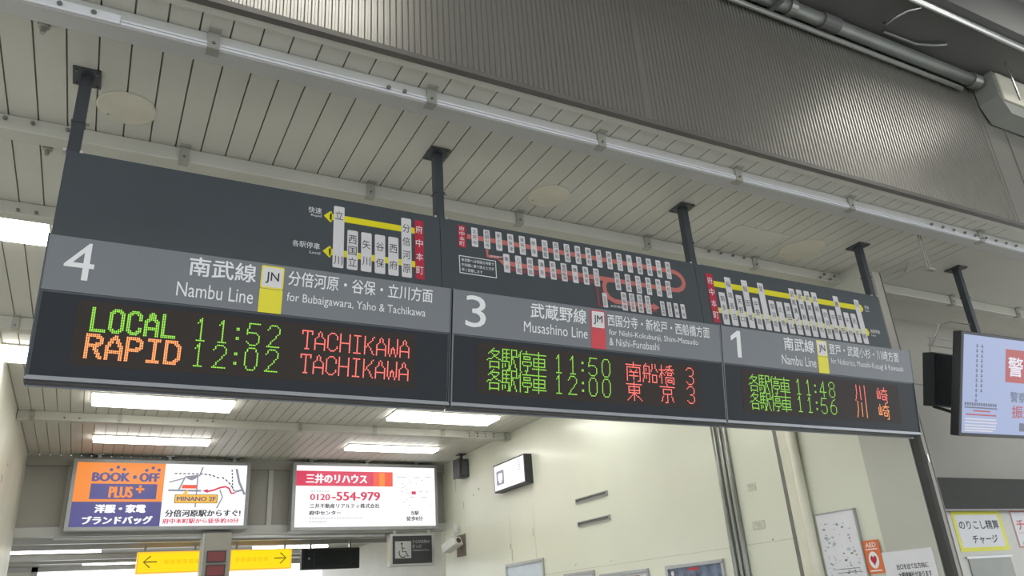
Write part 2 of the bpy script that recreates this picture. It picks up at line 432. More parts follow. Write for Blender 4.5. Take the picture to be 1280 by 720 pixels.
def led_digits(mb, ux, row, col, s, m):
    c = col
    for ch in s:
        if ch == ':': led_field(mb, ux, row, c, dots(DIG[ch]), m); c += 6
        else: led_field(mb, ux, row, c, dots(DIG[ch], 1.0, 1.0), m); c += 12
def led_word(mb, ux, row, col, s, m, cell=8, sx=1., fat=False, sy=1., dy=0):
    for i, ch in enumerate(s): led_field(mb, ux, row, col+i*cell, {(a, c+dy) for a, c in dots(LET[ch], sx, sy, fat)}, m)

def board(i, label):
    xl = X0+i*BW; xr = xl+BW-.004; xl += .002
    t = thing('departure_board', ((xl+xr)/2, 2.93, .79), label, 'departure board', 'departure boards hung in a row')
    # back panel for the route map
    mb = MB(); mb.box(xl-.0018, xr+.0018, YU, YU+.018, 1.302, 1.705, 'panel'); mb.box(xl-.0018, xr+.0018, YU+.018, YU+.05, 1.302, 1.705, 'post'); mb.build('map_panel', t)
    # cabinet: leaning front, flat back
    a, b2 = yF(1.30), yF(.80)
    mb = MB(); mb.prism([(a, 1.30), (b2, .806), (2.918, .806), (2.918, 1.30)], 'x', xl, xr, 'panel'); mb.build('cabinet', t)
    # grey name strip
    mb = MB(); mb.hexa([PF(xl+.004,1.107,.004),PF(xr-.004,1.107,.004),PF(xr-.004,1.107,-.004),PF(xl+.004,1.107,-.004),PF(xl+.004,1.299,.004),PF(xr-.004,1.299,.004),PF(xr-.004,1.299,-.004),PF(xl+.004,1.299,-.004)], 'strip')
    st = mb.build('name_strip', t)
    # black display glass and led field
    mb = MB(); mb.hexa([PF(xl+.012,.815,.001),PF(xr-.012,.815,.001),PF(xr-.012,.815,-.004),PF(xl+.012,.815,-.004),PF(xl+.012,1.100,.001),PF(xr-.012,1.100,.001),PF(xr-.012,1.100,-.004),PF(xl+.012,1.100,-.004)], 'ledbox')
    dp = mb.build('display_window', t)
    mb = MB(); ux = xl+.150
    rect(mb, PF, ux-.03, ux+192*PX+.01, .862, 1.082, .0016, 'ledmat'); mb.build('led_field', dp)
    # end cheeks and bottom trim
    for xx in (xl, xr-.005):
        mb = MB(); mb.prism([(a-.006,1.302),(b2-.006,.80),(b2+.006,.80),(a+.006,1.302)], 'x', xx, xx+.005, 'trimg' if i else 'panel'); mb.build('side_trim', t)
    mb = MB(); mb.box(xl, xr, b2-.008, b2+.004, .804, .818, 'edge'); mb.build('front_rail', t)
    mb = MB(); mb.box(xl, xr, b2+.004, 2.914, .800, .806, 'dark'); mb.box(xl, xr, 2.914, 2.920, .794, .815, 'edge'); mb.build('bottom_rail', t)
    return t, st, dp, xl, ux

def line_badge(mb, u0, u1, vt, vm, vb, code, col):
    rrect(mb, PF, u0, u1, vm-.004, vt, .006, .005, col)
    rrect(mb, PF, u0+.006, u1-.006, vm+.002, vt-.006, .004, .0055, 'plate')
    text(mb, PF, code, (u0+u1)/2, None, vm+.016, vt-.024, .006, 'ink', .012, 'c')
    rect(mb, PF, u0, u1, vb, vm-.006, .005, col)

# --- board 4
t4, st, dp, xl, ux = board(0, 'departure board numbered 4 with green LOCAL and orange RAPID rows, leftmost of three')
mb = MB()
text(mb, PF, '4', xl+.060, xl+.152, 1.150, 1.283, .005, 'white', .0); mb.build('platform_number', st); mb = MB()
text(mb, PF, '南武線', .203, .442, 1.215, 1.287, .005, 'white', .018)
text(mb, PF, 'Nambu Line', .170, .438, 1.134, 1.187, .005, 'white', .0)
mb.build('line_name', st); mb = MB()
text(mb, PF, '分倍河原・谷保・立川方面', .562, 1.165, 1.224, 1.284, .005, 'white', .012)
text(mb, PF, 'for Bubaigawara, Yaho & Tachikawa', .562, 1.135, 1.152, 1.196, .005, 'white', .0)
LT = mb; mb = MB(); line_badge(mb, .459, .545, 1.290, 1.205, 1.107, 'JN', 'yellow'); mb.build('line_badge', st); mb = LT
mb.build('destination_lettering', st)
mb = MB(); led_word(mb, ux, 0, 3, 'LOCAL', 'green', 9, 1.0, True); led_digits(mb, ux, 0, 55, '11:52', 'green'); led_digits(mb, ux, 1, 55, '12:02', 'green')
led_word(mb, ux, 0, 119, 'TACHIKAWA', 'ledred', 8, 1., False, .93, 1); led_word(mb, ux, 1, 119, 'TACHIKAWA', 'ledred', 8, 1., False, .93, 1); led_word(mb, ux, 1, 2, 'RAPID', 'amber', 10, 1.17, True)
mb.build('led_lettering', dp)
mb = MB(); c0 = .784; dx = .0612
for zc, w in ((1.612, .030), (1.445, .030)):
    rect(mb, PU, .745, 1.14, zc-w/2, zc+w/2, .001, 'yellow')
    mb.poly([PU(.718,zc,.001), PU(.745,zc-.026,.001), PU(.752,zc-.026,.001), PU(.752,zc+.026,.001), PU(.745,zc+.026,.001)], 'yellow')
for i, (s, tall) in enumerate((('立川',1),('西国立',0),('矢川',0),('谷保',0),('西府',0),('分倍河原',1))):
    u = c0+dx*i; zt = 1.668 if tall else 1.562
    rrect(mb, PU, u-.0235, u+.0235, 1.376, zt, .006, .002, 'plate')
    if s == '立川': vtext(mb, PU, '立', u, .036, 1.600, 1.650, .0025, 'ink'); vtext(mb, PU, '川', u, .036, 1.385, 1.435, .0025, 'ink')
    else: vtext(mb, PU, s, u, .036, 1.386, zt-.018, .0025, 'ink')
u = c0+dx*6
rect(mb, PU, u-.021, u+.021, 1.376, 1.668, .002, 'crimson'); vtext(mb, PU, '府中本町', u, .033, 1.384, 1.655, .0025, 'white')
text(mb, PU, '快速', .652, .708, 1.616, 1.645, .001, 'white'); text(mb, PU, 'Rapid', .664, .708, 1.598, 1.611, .001, 'white')
text(mb, PU, '各駅停車', .592, .706, 1.447, 1.476, .001, 'white'); text(mb, PU, 'Local', .664, .708, 1.425, 1.437, .001, 'white')
mb.build('route_map', t4)

# --- board 3
t3, st, dp, xl, ux = board(1, 'departure board numbered 3 for the Musashino Line, middle of three')
mb = MB()
text(mb, PF, '3', xl+.060, xl+.158, 1.142, 1.282, .005, 'white', .0); mb.build('platform_number', st); mb = MB()
text(mb, PF, '武蔵野線', 1.640, 1.940, 1.215, 1.285, .005, 'white', .016)
text(mb, PF, 'Musashino Line', 1.606, 1.945, 1.148, 1.196, .005, 'white', .0)
mb.build('line_name', st); mb = MB()
text(mb, PF, '西国分寺・新松戸・西船橋方面', 2.060, 2.690, 1.222, 1.280, .005, 'white', .010)
text(mb, PF, 'for Nishi-Kokubunji, Shim-Matsudo', 2.066, 2.612, 1.172, 1.208, .005, 'white', .0)
text(mb, PF, '& Nishi-Funabashi', 2.066, 2.362, 1.130, 1.166, .005, 'white', .0)
LT = mb; mb = MB(); line_badge(mb, 1.964, 2.046, 1.290, 1.205, 1.107, 'JM', 'red'); mb.build('line_badge', st); mb = LT
mb.build('destination_lettering', st)
mb = MB()
for r in (0, 1): led_kanji(mb, ux, r, 3, '各駅停車', 'green', 12)
led_digits(mb, ux, 0, 56, '11:50', 'green'); led_digits(mb, ux, 1, 56, '12:00', 'green')
led_kanji(mb, ux, 0, 121, '南船橋', 'ledred'); led_kanji(mb, ux, 1, 121, '東 京', 'ledred')
led_digits(mb, ux, 0, 179, '3', 'ledred'); led_digits(mb, ux, 1, 179, '3', 'ledred')
mb.build('led_lettering', dp)
mb = MB()
rect(mb, PU, 1.39, 2.60, 1.618, 1.643, .001, 'salmon')
arc = [(2.60+.062*math.cos(a)*1.15, 1.576+.0545*math.sin(a)) for a in [math.pi/2-math.pi*i/14 for i in range(15)]]
band(mb, PU, arc, .025, .001, 'salmon')
rect(mb, PU, 1.585, 2.60, 1.509, 1.534, .001, 'salmon')
mb.poly([PU(1.545,1.536,.001), PU(1.575,1.508,.001), PU(1.585,1.508,.001), PU(1.585,1.562,.001), PU(1.575,1.562,.001)], 'salmon')
rect(mb, PU, 1.60, 2.10, 1.484, 1.503, .001, 'maroon')
band(mb, PU, [(2.18,1.522),(2.155,1.512),(2.143,1.485),(2.145,1.45),(2.165,1.42),(2.20,1.405),(2.44,1.405)], .025, .0012, 'salmon')
mb.poly([PU(2.44,1.385,.001), PU(2.48,1.405,.001), PU(2.44,1.427,.001)], 'salmon')
rect(mb, PU, 2.26, 2.46, 1.376, 1.388, .001, 'maroon')
band(mb, PU, [(1.492,1.58),(1.492,1.545),(1.58,1.545)], .016, .001, 'salmon')
band(mb, PU, [(2.098,1.475),(2.098,1.37),(2.12,1.37)], .014, .001, 'maroon')
def plates(lst, u0, du, z0, z1, w=.033):
    for i, s in enumerate(lst):
        u = u0+du*i; rrect(mb, PU, u-w/2, u+w/2, z0, z1, .004, .002, 'plate'); vtext(mb, PU, s, u, w*.62, z0+.006, z1-.006, .0025, 'ink')
plates('北府中 西国分寺 新小平 新秋津 東所沢 新座 北朝霞 西浦和 武蔵浦和 南浦和 東浦和 東川口 南越谷 越谷レイク 吉川 吉川美南 新三郷 三郷 南流山'.split(), 1.430, .0637, 1.582, 1.682)
plates('東京 八丁堀 越中島 潮見 新木場 葛西臨海 舞浜 新浦安 市川塩浜'.split(), 1.592, .0637, 1.474, 1.571)
plates('西船橋 船橋法典 市川大野 東松戸 新八柱 新松戸'.split(), 2.230, .0656, 1.470, 1.568)
plates('南船橋 新習志野 海浜幕張 検見川浜'.split(), 2.256, .050, 1.362, 1.462)
plates('稲毛海岸 千葉みなと 蘇我 東金'.split(), 2.500, .045, 1.362, 1.444, .028)
plates(['二俣新町'], 2.137, .05, 1.364, 1.442, .028)
rect(mb, PU, 1.345, 1.383, 1.568, 1.683, .002, 'crimson'); vtext(mb, PU, '府中本町', 1.364, .026, 1.574, 1.678, .0025, 'white')
outline(mb, PU, 1.345, 1.535, 1.436, 1.526, .004, .001, 'white')
for k, s in enumerate(('東京駅へは西国分寺駅で', '中央線に乗り換えた方が', '早く到着します')):
    text(mb, PU, s, 1.356, 1.524 if k < 2 else 1.462, 1.497-k*.025, 1.514-k*.025, .001, 'white', .01)
text(mb, PU, 'JR京葉線', 2.166, 2.245, 1.368, 1.384, .002, 'white')
text(mb, PU, 'JR中央線', 1.505, 1.572, 1.540, 1.553, .002, 'white')
mb.build('route_map', t3)

# --- board 1
t1, st, dp, xl, ux = board(2, 'departure board numbered 1 for Kawasaki, rightmost of three')
mb = MB()
mb.poly([PF(xl+a, b, .005) for a, b in ((.102,1.142),(.130,1.142),(.130,1.282),(.108,1.282),(.062,1.250),(.062,1.226),(.102,1.250))], 'white'); mb.build('platform_number', st); mb = MB()
text(mb, PF, '南武線', 3.216, 3.446, 1.212, 1.284, .005, 'white', .018)
text(mb, PF, 'Nambu Line', 3.190, 3.452, 1.134, 1.186, .005, 'white', .0)
mb.build('line_name', st); mb = MB()
text(mb, PF, '登戸・武蔵小杉・川崎方面', 3.566, 4.160, 1.220, 1.280, .005, 'white', .012)
text(mb, PF, 'for Noborito, Musashi-Kosugi & Kawasaki', 3.572, 4.190, 1.158, 1.200, .005, 'white', .0)
LT = mb; mb = MB(); line_badge(mb, 3.468, 3.550, 1.290, 1.205, 1.107, 'JN', 'yellow'); mb.build('line_badge', st); mb = LT
mb.build('destination_lettering', st)
mb = MB()
for r in (0, 1): led_kanji(mb, ux, r, 3, '各駅停車', 'green', 12)
led_digits(mb, ux, 0, 56, '11:48', 'green'); led_digits(mb, ux, 1, 56, '11:56', 'green')
for r in (0, 1): led_kanji(mb, ux, r, 133, '川 崎', 'amber' if r else 'ledred', 15)
mb.build('led_lettering', dp)
mb = MB(); c0 = 2.932; dx = .0622
rect(mb, PU, 2.87, 4.075, 1.582, 1.616, .001, 'yellow'); rect(mb, PU, 2.87, 4.075, 1.425, 1.457, .001, 'paleyel')
for zc in (1.599, 1.441):
    mb.poly([PU(4.105,zc,.001), PU(4.09,zc+.024,.001), PU(4.065,zc+.024,.001), PU(4.065,zc-.024,.001), PU(4.09,zc-.024,.001)], 'yellow')
names = '南多摩 稲城長沼 矢野口 稲田堤 中野島 登戸 宿河原 久地 津田山 武蔵溝ノ口 武蔵新城 武蔵中原 武蔵小杉 向河原 平間 鹿島田 矢向 尻手 川崎'.split()
tall = {1, 3, 5, 9, 10, 11, 12, 15, 18}
for i, s in enumerate(names):
    u = c0+dx*i; zt = 1.652 if i in tall else 1.552
    rrect(mb, PU, u-.0225, u+.0225, 1.362, zt, .005, .002, 'plate')
    if i in (5, 18): vtext(mb, PU, s[0], u, .030, 1.596, 1.640, .0025, 'ink'); vtext(mb, PU, s[1], u, .030, 1.390, 1.432, .0025, 'ink')
    else: vtext(mb, PU, s, u, .030, 1.380, zt-.010, .0025, 'ink')
rect(mb, PU, 2.838, 2.886, 1.366, 1.656, .002, 'crimson'); vtext(mb, PU, '府中本町', 2.862, .036, 1.374, 1.648, .0025, 'white')
text(mb, PU, '快速', 4.118, 4.160, 1.600, 1.624, .001, 'white'); text(mb, PU, 'Rapid', 4.118, 4.158, 1.580, 1.592, .001, 'white')
text(mb, PU, '各駅停車', 4.118, 4.205, 1.440, 1.466, .001, 'white'); text(mb, PU, 'Local', 4.118, 4.155, 1.420, 1.432, .001, 'white')
mb.build('route_map', t1)

# ================================================================== HANGING POSTS
def post(x, y, zb, label, grp='posts hanging the departure boards'):
    t = thing('hanger_post', (x, y, zb), label, 'post', grp); w = .0215
    mb = MB(); mb.box(x-w, x+w, y-w, y+w, zb, H-.008, 'post'); mb.build('pole', t, bevel=.003)
    mb = MB(); mb.box(x-.05, x+.05, y-.058, y+.058, H-.010, H-.0005, 'post')
    for sx in (-1, 1):
        for sy in (-1, 1): mb.tube([(x+sx*.036, y+sy*.044, H-.010), (x+sx*.036, y+sy*.044, H-.016)], .006, 'bolt', 6)
    mb.build('ceiling_plate', t, bevel=.002)
    if zb > 1.6:
        for sx in (-1, 1):
            mb = MB(); a = x+sx*(w+.006); mb.box(a-.005, a+.005, 2.897, 2.93, 1.702, 1.711, 'rail'); mb.build('foot_bracket', t)
    mb = MB(); mb.box(x-w-.003, x+w+.003, y-w-.003, y+w+.003, 1.838, 1.846, 'post')
    mb.tube([(x+w, y-.01, 1.842), (x+w+.016, y-.01, 1.842)], .005, 'bolt', 8); mb.build('collar', t)
    return t
yp = 2.925
for x, l in ((-.235, 'black square post at the left end of the departure boards'),
             (1.262, 'black square post between the boards numbered 4 and 3'),
             (2.775, 'black square post between the boards numbered 3 and 1'),
             (4.250, 'black square post at the right end of the departure boards')):
    post(x, yp, 1.70, l)
    if 0 < x < 4:
        o = None

# ================================================================== CEILING DUCTS
def duct(y, x0, x1, h, dep, mA, label, straps, bolts=(), lid=True, lidx=None):
    t = thing('cable_duct', ((x0+x1)/2, y+dep/2, H-h), label, 'cable duct', 'cable ducts across the ceiling')
    mb = MB(); mb.box(x0, x1, y, y+dep, H-h, H-.0005, mA); mb.build('channel', t, bevel=.006)
    if lid:
        a = lidx if lidx is not None else x0
        mb = MB()
        mb.box(a, x1, y-.006, y+.0005, H-h+.003, H-h+.014, 'raillid'); mb.box(a, x1, y-.006, y+.0005, H-h+.017, H-h+.026, 'raillid')
        mb.build('lid_strip', t, bevel=.002)
        if lidx is not None:
            mb = MB(); mb.box(x0, lidx, y-.010, y+.0005, H-h+.002, H-h+.040, 'raillid'); mb.build('joint_cover', t, bevel=.003)
    for x in straps:
        mb = MB(); mb.box(x-.022, x+.022, y-.010, y+.0005, H-h-.001, H-.002, 'strap'); mb.box(x-.022, x+.022, y-.010, y+dep*.4, H-h-.004, H-h-.0005, 'strap')
        mb.box(x-.022, x+.022, y-.035, y-.008, H-.006, H-.0005, 'strap')
        mb.tube([(x, y-.010, H-h+.02), (x, y-.016, H-h+.02)], .006, 'bolt', 6)
        mb.build('strap', t)
    for (x, z) in bolts:
        mb = MB(); mb.tube([(x, y-.008, z), (x, y-.017, z), (x, y-.022, z)], [.009, .009, .004], 'bolt', 8); mb.build('bolt', t)
    return t
duct(2.48, -2.6, 8.9, .0725, .09, 'rail', 'pale grey duct nearest the corrugated bulkhead, in front of the boards',
     [.181, 1.052, 1.917, 2.780, 3.640, 4.86], [(-.42, H-.052), (-.318, H-.052), (-.214, H-.052), (.86, H-.052), (.93, H-.052)]+[(4.35+k*.11, H-.045) for k in range(9)], True, -.13)
duct(3.31, -2.6, 8.9, .0725, .09, 'railb', 'cream duct just behind the tops of the departure boards',
     [.169, 1.054, 1.918, 2.811, 3.700, 4.733, 5.787, 6.660], [(-.43, H-.03), (-.53, H-.03), (-.30, H-.03), (3.30, H-.02), (3.4, H-.02), (3.5, H-.02), (3.6, H-.02), (4.35, H-.03), (4.45, H-.03), (4.30, H-.06), (4.40, H-.06)], False) 
duct(4.105, -2.6, 4.46, .0725, .075, 'railb', 'cream duct at far left above the brightest tube light', [-.9, 1.9], [(-.44, H-.055), (-.52, H-.055)], False)
duct(5.83, -2.6, 4.5, .085, .11, 'railb', 'cream duct seen past the left edge of board 4', [-.62, 1.1, 2.8], (), False)
duct(8.445, -.745, 4.525, .085, .11, 'railb', 'cream duct farthest back, crossing between the two rows of lamps',
     [-.62, .128, 1.910, 2.763, 3.609, 4.45], [(-.35, H-.06), (-.22, H-.06), (.85, H-.03), (1.0, H-.03)]+[(3.95+k*.11, H-.03) for k in range(4)]+[(3.95+k*.11, H-.065) for k in range(4)], False)

# ================================================================== LAMPS
def lamp(x0, x1, y0, y1, label, row, drop=.042):
    t = thing('fluorescent_lamp', ((x0+x1)/2, (y0+y1)/2, H-drop), label, 'ceiling lamp', row)
    mb = MB(); mb.box(x0-.012, x1+.012, y0-.012, y1+.012, H-.012, H-.0008, 'lampbody'); mb.build('lamp_tray', t)
    mb = MB(); mb.box(x0, x1, y0, y1, H-drop, H-.012, 'lamp'); mb.build('diffuser', t)
    return t
R1, R2, R3 = 'lamps behind the boards', 'lamps in the nearer back row', 'lamps in the farther back row'
lamp(-1.63, -.405, 4.30, 4.52, 'lit tube light at the left picture edge beside the top of board 4', R1)
lamp(.90, 2.12, 4.30, 4.52, 'added tube light behind the boards numbered 4 and 3, hidden by them', R1)  # unseen lamp, added to light the hall behind the boards
lamp(3.15, 4.37, 4.30, 4.52, 'added tube light behind the board numbered 1, hidden by it', R1)  # also out of sight, put in only for the light it gives
lamp(-.745, .48, 6.45, 6.78, 'lit tube light touching the left wall beside board 4', R1)
lamp(2.9, 4.1, 6.2, 6.55, 'tube light near the right wall above the slots', R1)
lamp(-.125, 1.095, 7.65, 8.00, 'wide lit lamp above the orange and white billboard, nearer row', R2)
lamp(2.75, 3.97, 7.65, 8.00, 'wide lit lamp above the red and white billboard, nearer row', R2)
lamp(-.085, 1.11, 9.40, 9.62, 'narrow lit lamp just above the orange and white billboard, farther row', R3)
lamp(2.75, 3.95, 9.40, 9.62, 'narrow lit lamp just above the red and white billboard, farther row', R3)
# lamps of the space beyond the header
H2 = 1.32
def lamp_b(x0, x1, y, label):
    t = thing('fluorescent_lamp', ((x0+x1)/2, y, H2-.06), label, 'ceiling lamp', 'lamps beyond the far header')
    mb = MB(); mb.box(x0, x1, y-.05, y+.05, H2-.025, H2-.0005, 'lampbody'); mb.build('lamp_tray', t)
    mb = MB(); mb.tube([(x0+.02, y, H2-.045), (x1-.02, y, H2-.045)], .024, 'lamp', 12); mb.build('tube', t)
lamp_b(-1.10, .22, 13.85, 'far tube light at lower left near the left wall')
lamp_b(2.45, 3.75, 14.0, 'far tube light above the right arrow sign')
lamp_b(-.05, .95, 16.2, 'farthest tube light left of the left arrow sign')
# lamps of the concourse above and behind the viewer
def lamp_c(x, y, label):
    t = thing('fluorescent_lamp', (x, y, 3.48), label, 'ceiling lamp', 'upper concourse lamps')
    mb = MB(); mb.box(x-.7, x+.7, y-.13, y+.13, 3.49, 3.549, 'lampbody'); mb.build('lamp_tray', t)
    mb = MB(); mb.box(x-.66, x+.66, y-.11, y+.11, 3.48, 3.49, 'lamp'); mb.build('diffuser', t)
for x, y in ((.55, 1.0), (5.35, 1.35)): lamp_c(x, y, 'upper concourse lamp over the viewer at the %s' % ('left' if x < 2 else 'right'))

# ================================================================== SMALL CEILING THINGS
def cover(x, y, r, label):
    mb = MB(); n = 40; k = mb.mi('disc')
    mb.tube([(x, y, H-.0005), (x, y, H-.006), (x, y, H-.009)], [r, r, r*.94], 'disc', n)
    for a in (0,): mb.tube([(x+r*.8*math.cos(a*2.1+2.4), y+r*.8*math.sin(a*2.1+2.4), H-.008), (x+r*.8*math.cos(a*2.1+2.4), y+r*.8*math.sin(a*2.1+2.4), H-.011)], .006, 'strap', 8)
    tag(mb.build('ceiling_cover', smooth=False), label, 'cover plate', 'round ceiling cover plates')
cover(-.085, 3.085, .115, 'yellowed round cover plate on the ceiling beside the leftmost post')
cover(1.985, 3.085, .115, 'yellowed round cover plate on the ceiling above board 3')
cover(3.92, 3.10, .15, 'faint pale cover plate on the ceiling near the right end of board 1')
t = thing('access_hatch', (3.47, 3.07, H-.006), 'square access hatch set flush in the ceiling planks above board 1', 'hatch')
mb = MB(); mb.box(3.27, 3.67, 2.985, 3.150, H-.005, H-.0005, 'plank'); mb.build('door', t)
mb = MB(); mb.box(3.255, 3.685, 2.972, 2.984, H-.007, H-.0005, 'trimw'); mb.box(3.255, 3.685, 3.151, 3.163, H-.007, H-.0005, 'trimw'); mb.box(3.255, 3.269, 2.984, 3.151, H-.007, H-.0005, 'trimw'); mb.box(3.671, 3.685, 2.984, 3.151, H-.007, H-.0005, 'trimw')
mb.box(3.269, 3.272, 2.985, 3.150, H-.006, H-.0005, 'groove'); mb.box(3.27, 3.67, 2.984, 2.987, H-.006, H-.0005, 'groove'); mb.build('frame', t)
for x, y, l in ((-.376, 2.66, 'round knob on the ceiling beside the nearest duct at upper left'), (-.384, 3.52, 'round knob on the ceiling left of the leftmost post')):
    mb = MB(); mb.tube([(x, y, H-.0005), (x, y, H-.018), (x, y, H-.022), (x, y, H-.045)], [.021, .021, .012, .009], 'strap', 14)
    tag(mb.build('anchor_bolt'), l, 'anchor bolt', 'anchor bolts on the ceiling')

# ================================================================== UPPER RIGHT SERVICES
t = thing('drain_pipe', (1.5, 2.25, 3.06), 'thick grey pipe running along the top of the corrugated bulkhead', 'pipe')
mb = MB(); mb.tube([(-2.5, 2.26, 3.15), (4.99, 2.26, 3.15)], .043, 'steel', 16); mb.build('pipe', t, smooth=True)
mb = MB(); mb.tube([(4.95, 2.26, 3.15), (5.03, 2.26, 3.15), (5.05, 2.262, 3.15)], [.052, .052, .04], 'steel', 16); mb.build('end_cap', t)
for x in (3.22, 3.50):
    mb = MB(); mb.tube([(x, 2.26, 3.15), (x+.05 if x < 3.3 else x+.14, 2.26, 3.15)], .051, 'steel' if x < 3.3 else 'soffit', 16); mb.build('coupling', t)
mb = MB(); mb.box(3.10, 3.13, 2.20, 2.317, 3.10, 3.199, 'soffit'); mb.build('bracket', t)
mb = MB(); mb.tube([(-2.5, 2.292, 3.078), (4.88, 2.292, 3.078)], .016, 'steel', 10); tag(mb.build('conduit', smooth=True), 'thin conduit directly under the thick pipe along the bulkhead top', 'conduit')
mb = MB(); mb.tube([(-2.5, 1.925, 3.178), (8, 1.925, 3.178)], .021, 'bright', 10); tag(mb.build('conduit', smooth=True), 'shiny conduit along the edge of the dark soffit at upper right', 'conduit')
mb = MB(); mb.tube([(4.02, 1.95, 3.175), (3.96, 2.0, 3.168), (3.93, 2.07, 3.16), (3.94, 2.13, 3.168), (3.95, 2.15, 3.198)], .008, 'bright', 8); tag(mb.build('cable', smooth=True), 'short looping cable hanging under the dark soffit', 'cable')
mb = MB(); mb.tube([(4.0, 2.195, 3.18), (4.3, 2.19, 3.182), (4.42, 2.15, 3.18), (4.5, 2.11, 3.185)], .009, 'steel', 8); tag(mb.build('cable', smooth=True), 'cable curving off the top of the thick pipe', 'cable')
t = thing('junction_box', (5.5, 2.2, 2.80), 'large grey green box with a cream panel at upper right', 'box')
mb = MB(); mb.prism([(5.075, 3.199), (5.075, 3.00), (5.15, 2.87), (6.6, 2.87), (6.6, 3.199)], 'y', 2.175, 2.316, 'boxg'); mb.build('housing', t)
mb = MB(); mb.box(5.10, 6.2, 2.160, 2.175, 2.965, 3.185, 'boxc'); mb.build('cover_panel', t, bevel=.003)
mb = MB(); mb.tube([(5.10, 2.08, 3.199), (5.10, 2.08, 2.90)], .007, 'bright', 8); tag(mb.build('conduit'), 'slim pale rod in front of the large grey green box', 'conduit')

# ================================================================== VIDEO SCREEN ON ITS POST (right edge)
tp = post(5.30, 2.935, 1.30, 'thick black post carrying the video screen at the right edge', 'post of the video screen')
t = thing('hanger_rod', (4.41, 2.60, 1.78), 'pair of thin zinc rods hanging below the nearest duct left of the screen post', 'rod')
for dx in (-.012, .012):
    mb = MB(); mb.tube([(4.41+dx, 2.60, H-.001), (4.41+dx, 2.60, 1.79)], .0045, 'strap', 8); mb.build('rod', t)
mb = MB(); mb.box(4.385, 4.455, 2.585, 2.615, 1.78, 1.79, 'strap'); mb.build('foot', t)
mb = MB(); mb.tube([(4.84, 2.99, H-.001), (4.86, 3.01, H-.02), (4.90, 3.06, H-.03), (4.98, 3.10, H-.001)], .006, 'rail', 8); tag(mb.build('cable'), 'short grey cable stub on the ceiling beside a brown stain near the screen post', 'cable')
# tilted screen: local frame at the top-left corner
th = math.radians(19.0); yw = math.radians(-2.6)
A0 = Vector((4.812, 2.75, 1.479)); ux_ = Vector((math.cos(yw), math.sin(yw), 0)); dn = Vector((0, math.sin(th), -math.cos(th))); nn = ux_.cross(dn)   # into the screen
if nn.y < 0: nn = -nn
def PT(u, v, d): return A0+ux_*u-dn*v-nn*d
SW, SH = 1.18, .672
def slab(mb, u0, u1, v0, v1, d0, d1, m):
    mb.hexa([PT(u0,v0,d1),PT(u1,v0,d1),PT(u1,v0,d0),PT(u0,v0,d0),PT(u0,v1,d1),PT(u1,v1,d1),PT(u1,v1,d0),PT(u0,v1,d0)], m)
t = thing('video_screen', (5.3, 2.85, .84), 'large tilted video screen showing a pale page with a red warning block', 'screen')
mb = MB(); slab(mb, 0, SW, -SH, 0, -.06, 0, 'dark'); mb.build('casing', t, bevel=.004)
mb = MB(); rect(mb, PT, .022, SW-.02, -SH+.022, -.02, .001, 'tvw')
rect(mb, PT, .445, .83, -.305, -.085, .0015, 'tvr'); text(mb, PT, '警戒', .47, .80, -.265, -.135, .002, 'tvp', .02)
text(mb, PT, '警察庁', .50, .76, -.435, -.365, .002, 'tvk', .015); text(mb, PT, '振込', .52, .76, -.54, -.455, .002, 'tvr', .02)
rect(mb, PT, .60, .66, -.625, -.57, .002, 'tvk')
for c, (u, n) in enumerate(((.205, 10), (.155, 12))):
    for k in range(n):
        v = -.075-k*.032-c*.0
        rect(mb, PT, u-.010, u+.010, v-.020, v-.012, .002, 'tvk'); rect(mb, PT, u-.003, u+.003, v-.024, v, .002, 'tvk'); rect(mb, PT, u-.009, u+.008, v-.006, v-.002, .002, 'tvk')
for k in range(14): rect(mb, PT, .045+k*.023, .062+k*.023, -.475, -.455, .002, 'tvk')
for v, a, b_, m in ((-.487,.045,.37,'tvk'), (-.507,.13,.30,'tvr'), (-.532,.06,.36,'tvr'), (-.56,.05,.36,'adl'), (-.58,.05,.37,'adl'), (-.60,.05,.36,'adl'), (-.618,.05,.36,'adl'), (-.634,.05,.33,'adl')):
    rect(mb, PT, a, b_, v-.0045, v+.0045, .002, m)
mb.build('display', t)
mb = MB(); slab(mb, .42, .60, -.45, -.22, -.12, -.06, 'post'); mb.build('mount', t)
th2 = math.radians(16)
A1 = Vector((5.018, 3.10, 1.465)); dn2 = Vector((0, math.sin(th2), -math.cos(th2))); n2 = Vector((0, math.cos(th2), math.sin(th2)))
def PB(u, v, d): return A1+Vector((1,0,0))*u-dn2*v-n2*d
t = thing('dark_monitor', (5.3, 3.15, 1.1), 'smaller dark monitor mounted behind the left side of the video screen', 'screen')
mb = MB(); mb.hexa([PB(0,-.37,0),PB(.62,-.37,0),PB(.62,-.37,-.085),PB(0,-.37,-.085),PB(0,0,0),PB(.62,0,0),PB(.62,0,-.085),PB(0,0,-.085)], 'post'); mb.build('casing', t, bevel=.004)
mb = MB(); rect(mb, PB, .008, .612, -.362, -.008, .001, 'window'); mb.build('panel', t)
t = thing('rod_bracket', (5.2, 3.1, 1.47), 'thin zinc rod frame above the dark monitor behind the screen', 'bracket')
mb = MB()
for u in (.02, .32, .6): mb.tube([PB(u, .004, -.04), PB(u, .11, -.04)], .004, 'strap', 6)
for v in (.05, .105): mb.tube([PB(.0, v, -.04), PB(.62, v, -.04)], .004, 'strap', 6)
mb.build('rods', t)
mb = MB(); mb.tube([(4.98,3.08,1.50),(4.98,2.98,1.62),(5.06,2.95,1.64),(5.275,2.94,1.64)], .006, 'bright', 6); mb.build('wire', t)
mb = MB(); mb.tube([PB(.05,-.372,-.04), (5.02,3.06,1.02), (5.2,2.98,.98)], .012, 'post', 6); tag(mb.build('cable'), 'black cable sagging under the dark monitor behind the screen', 'cable')

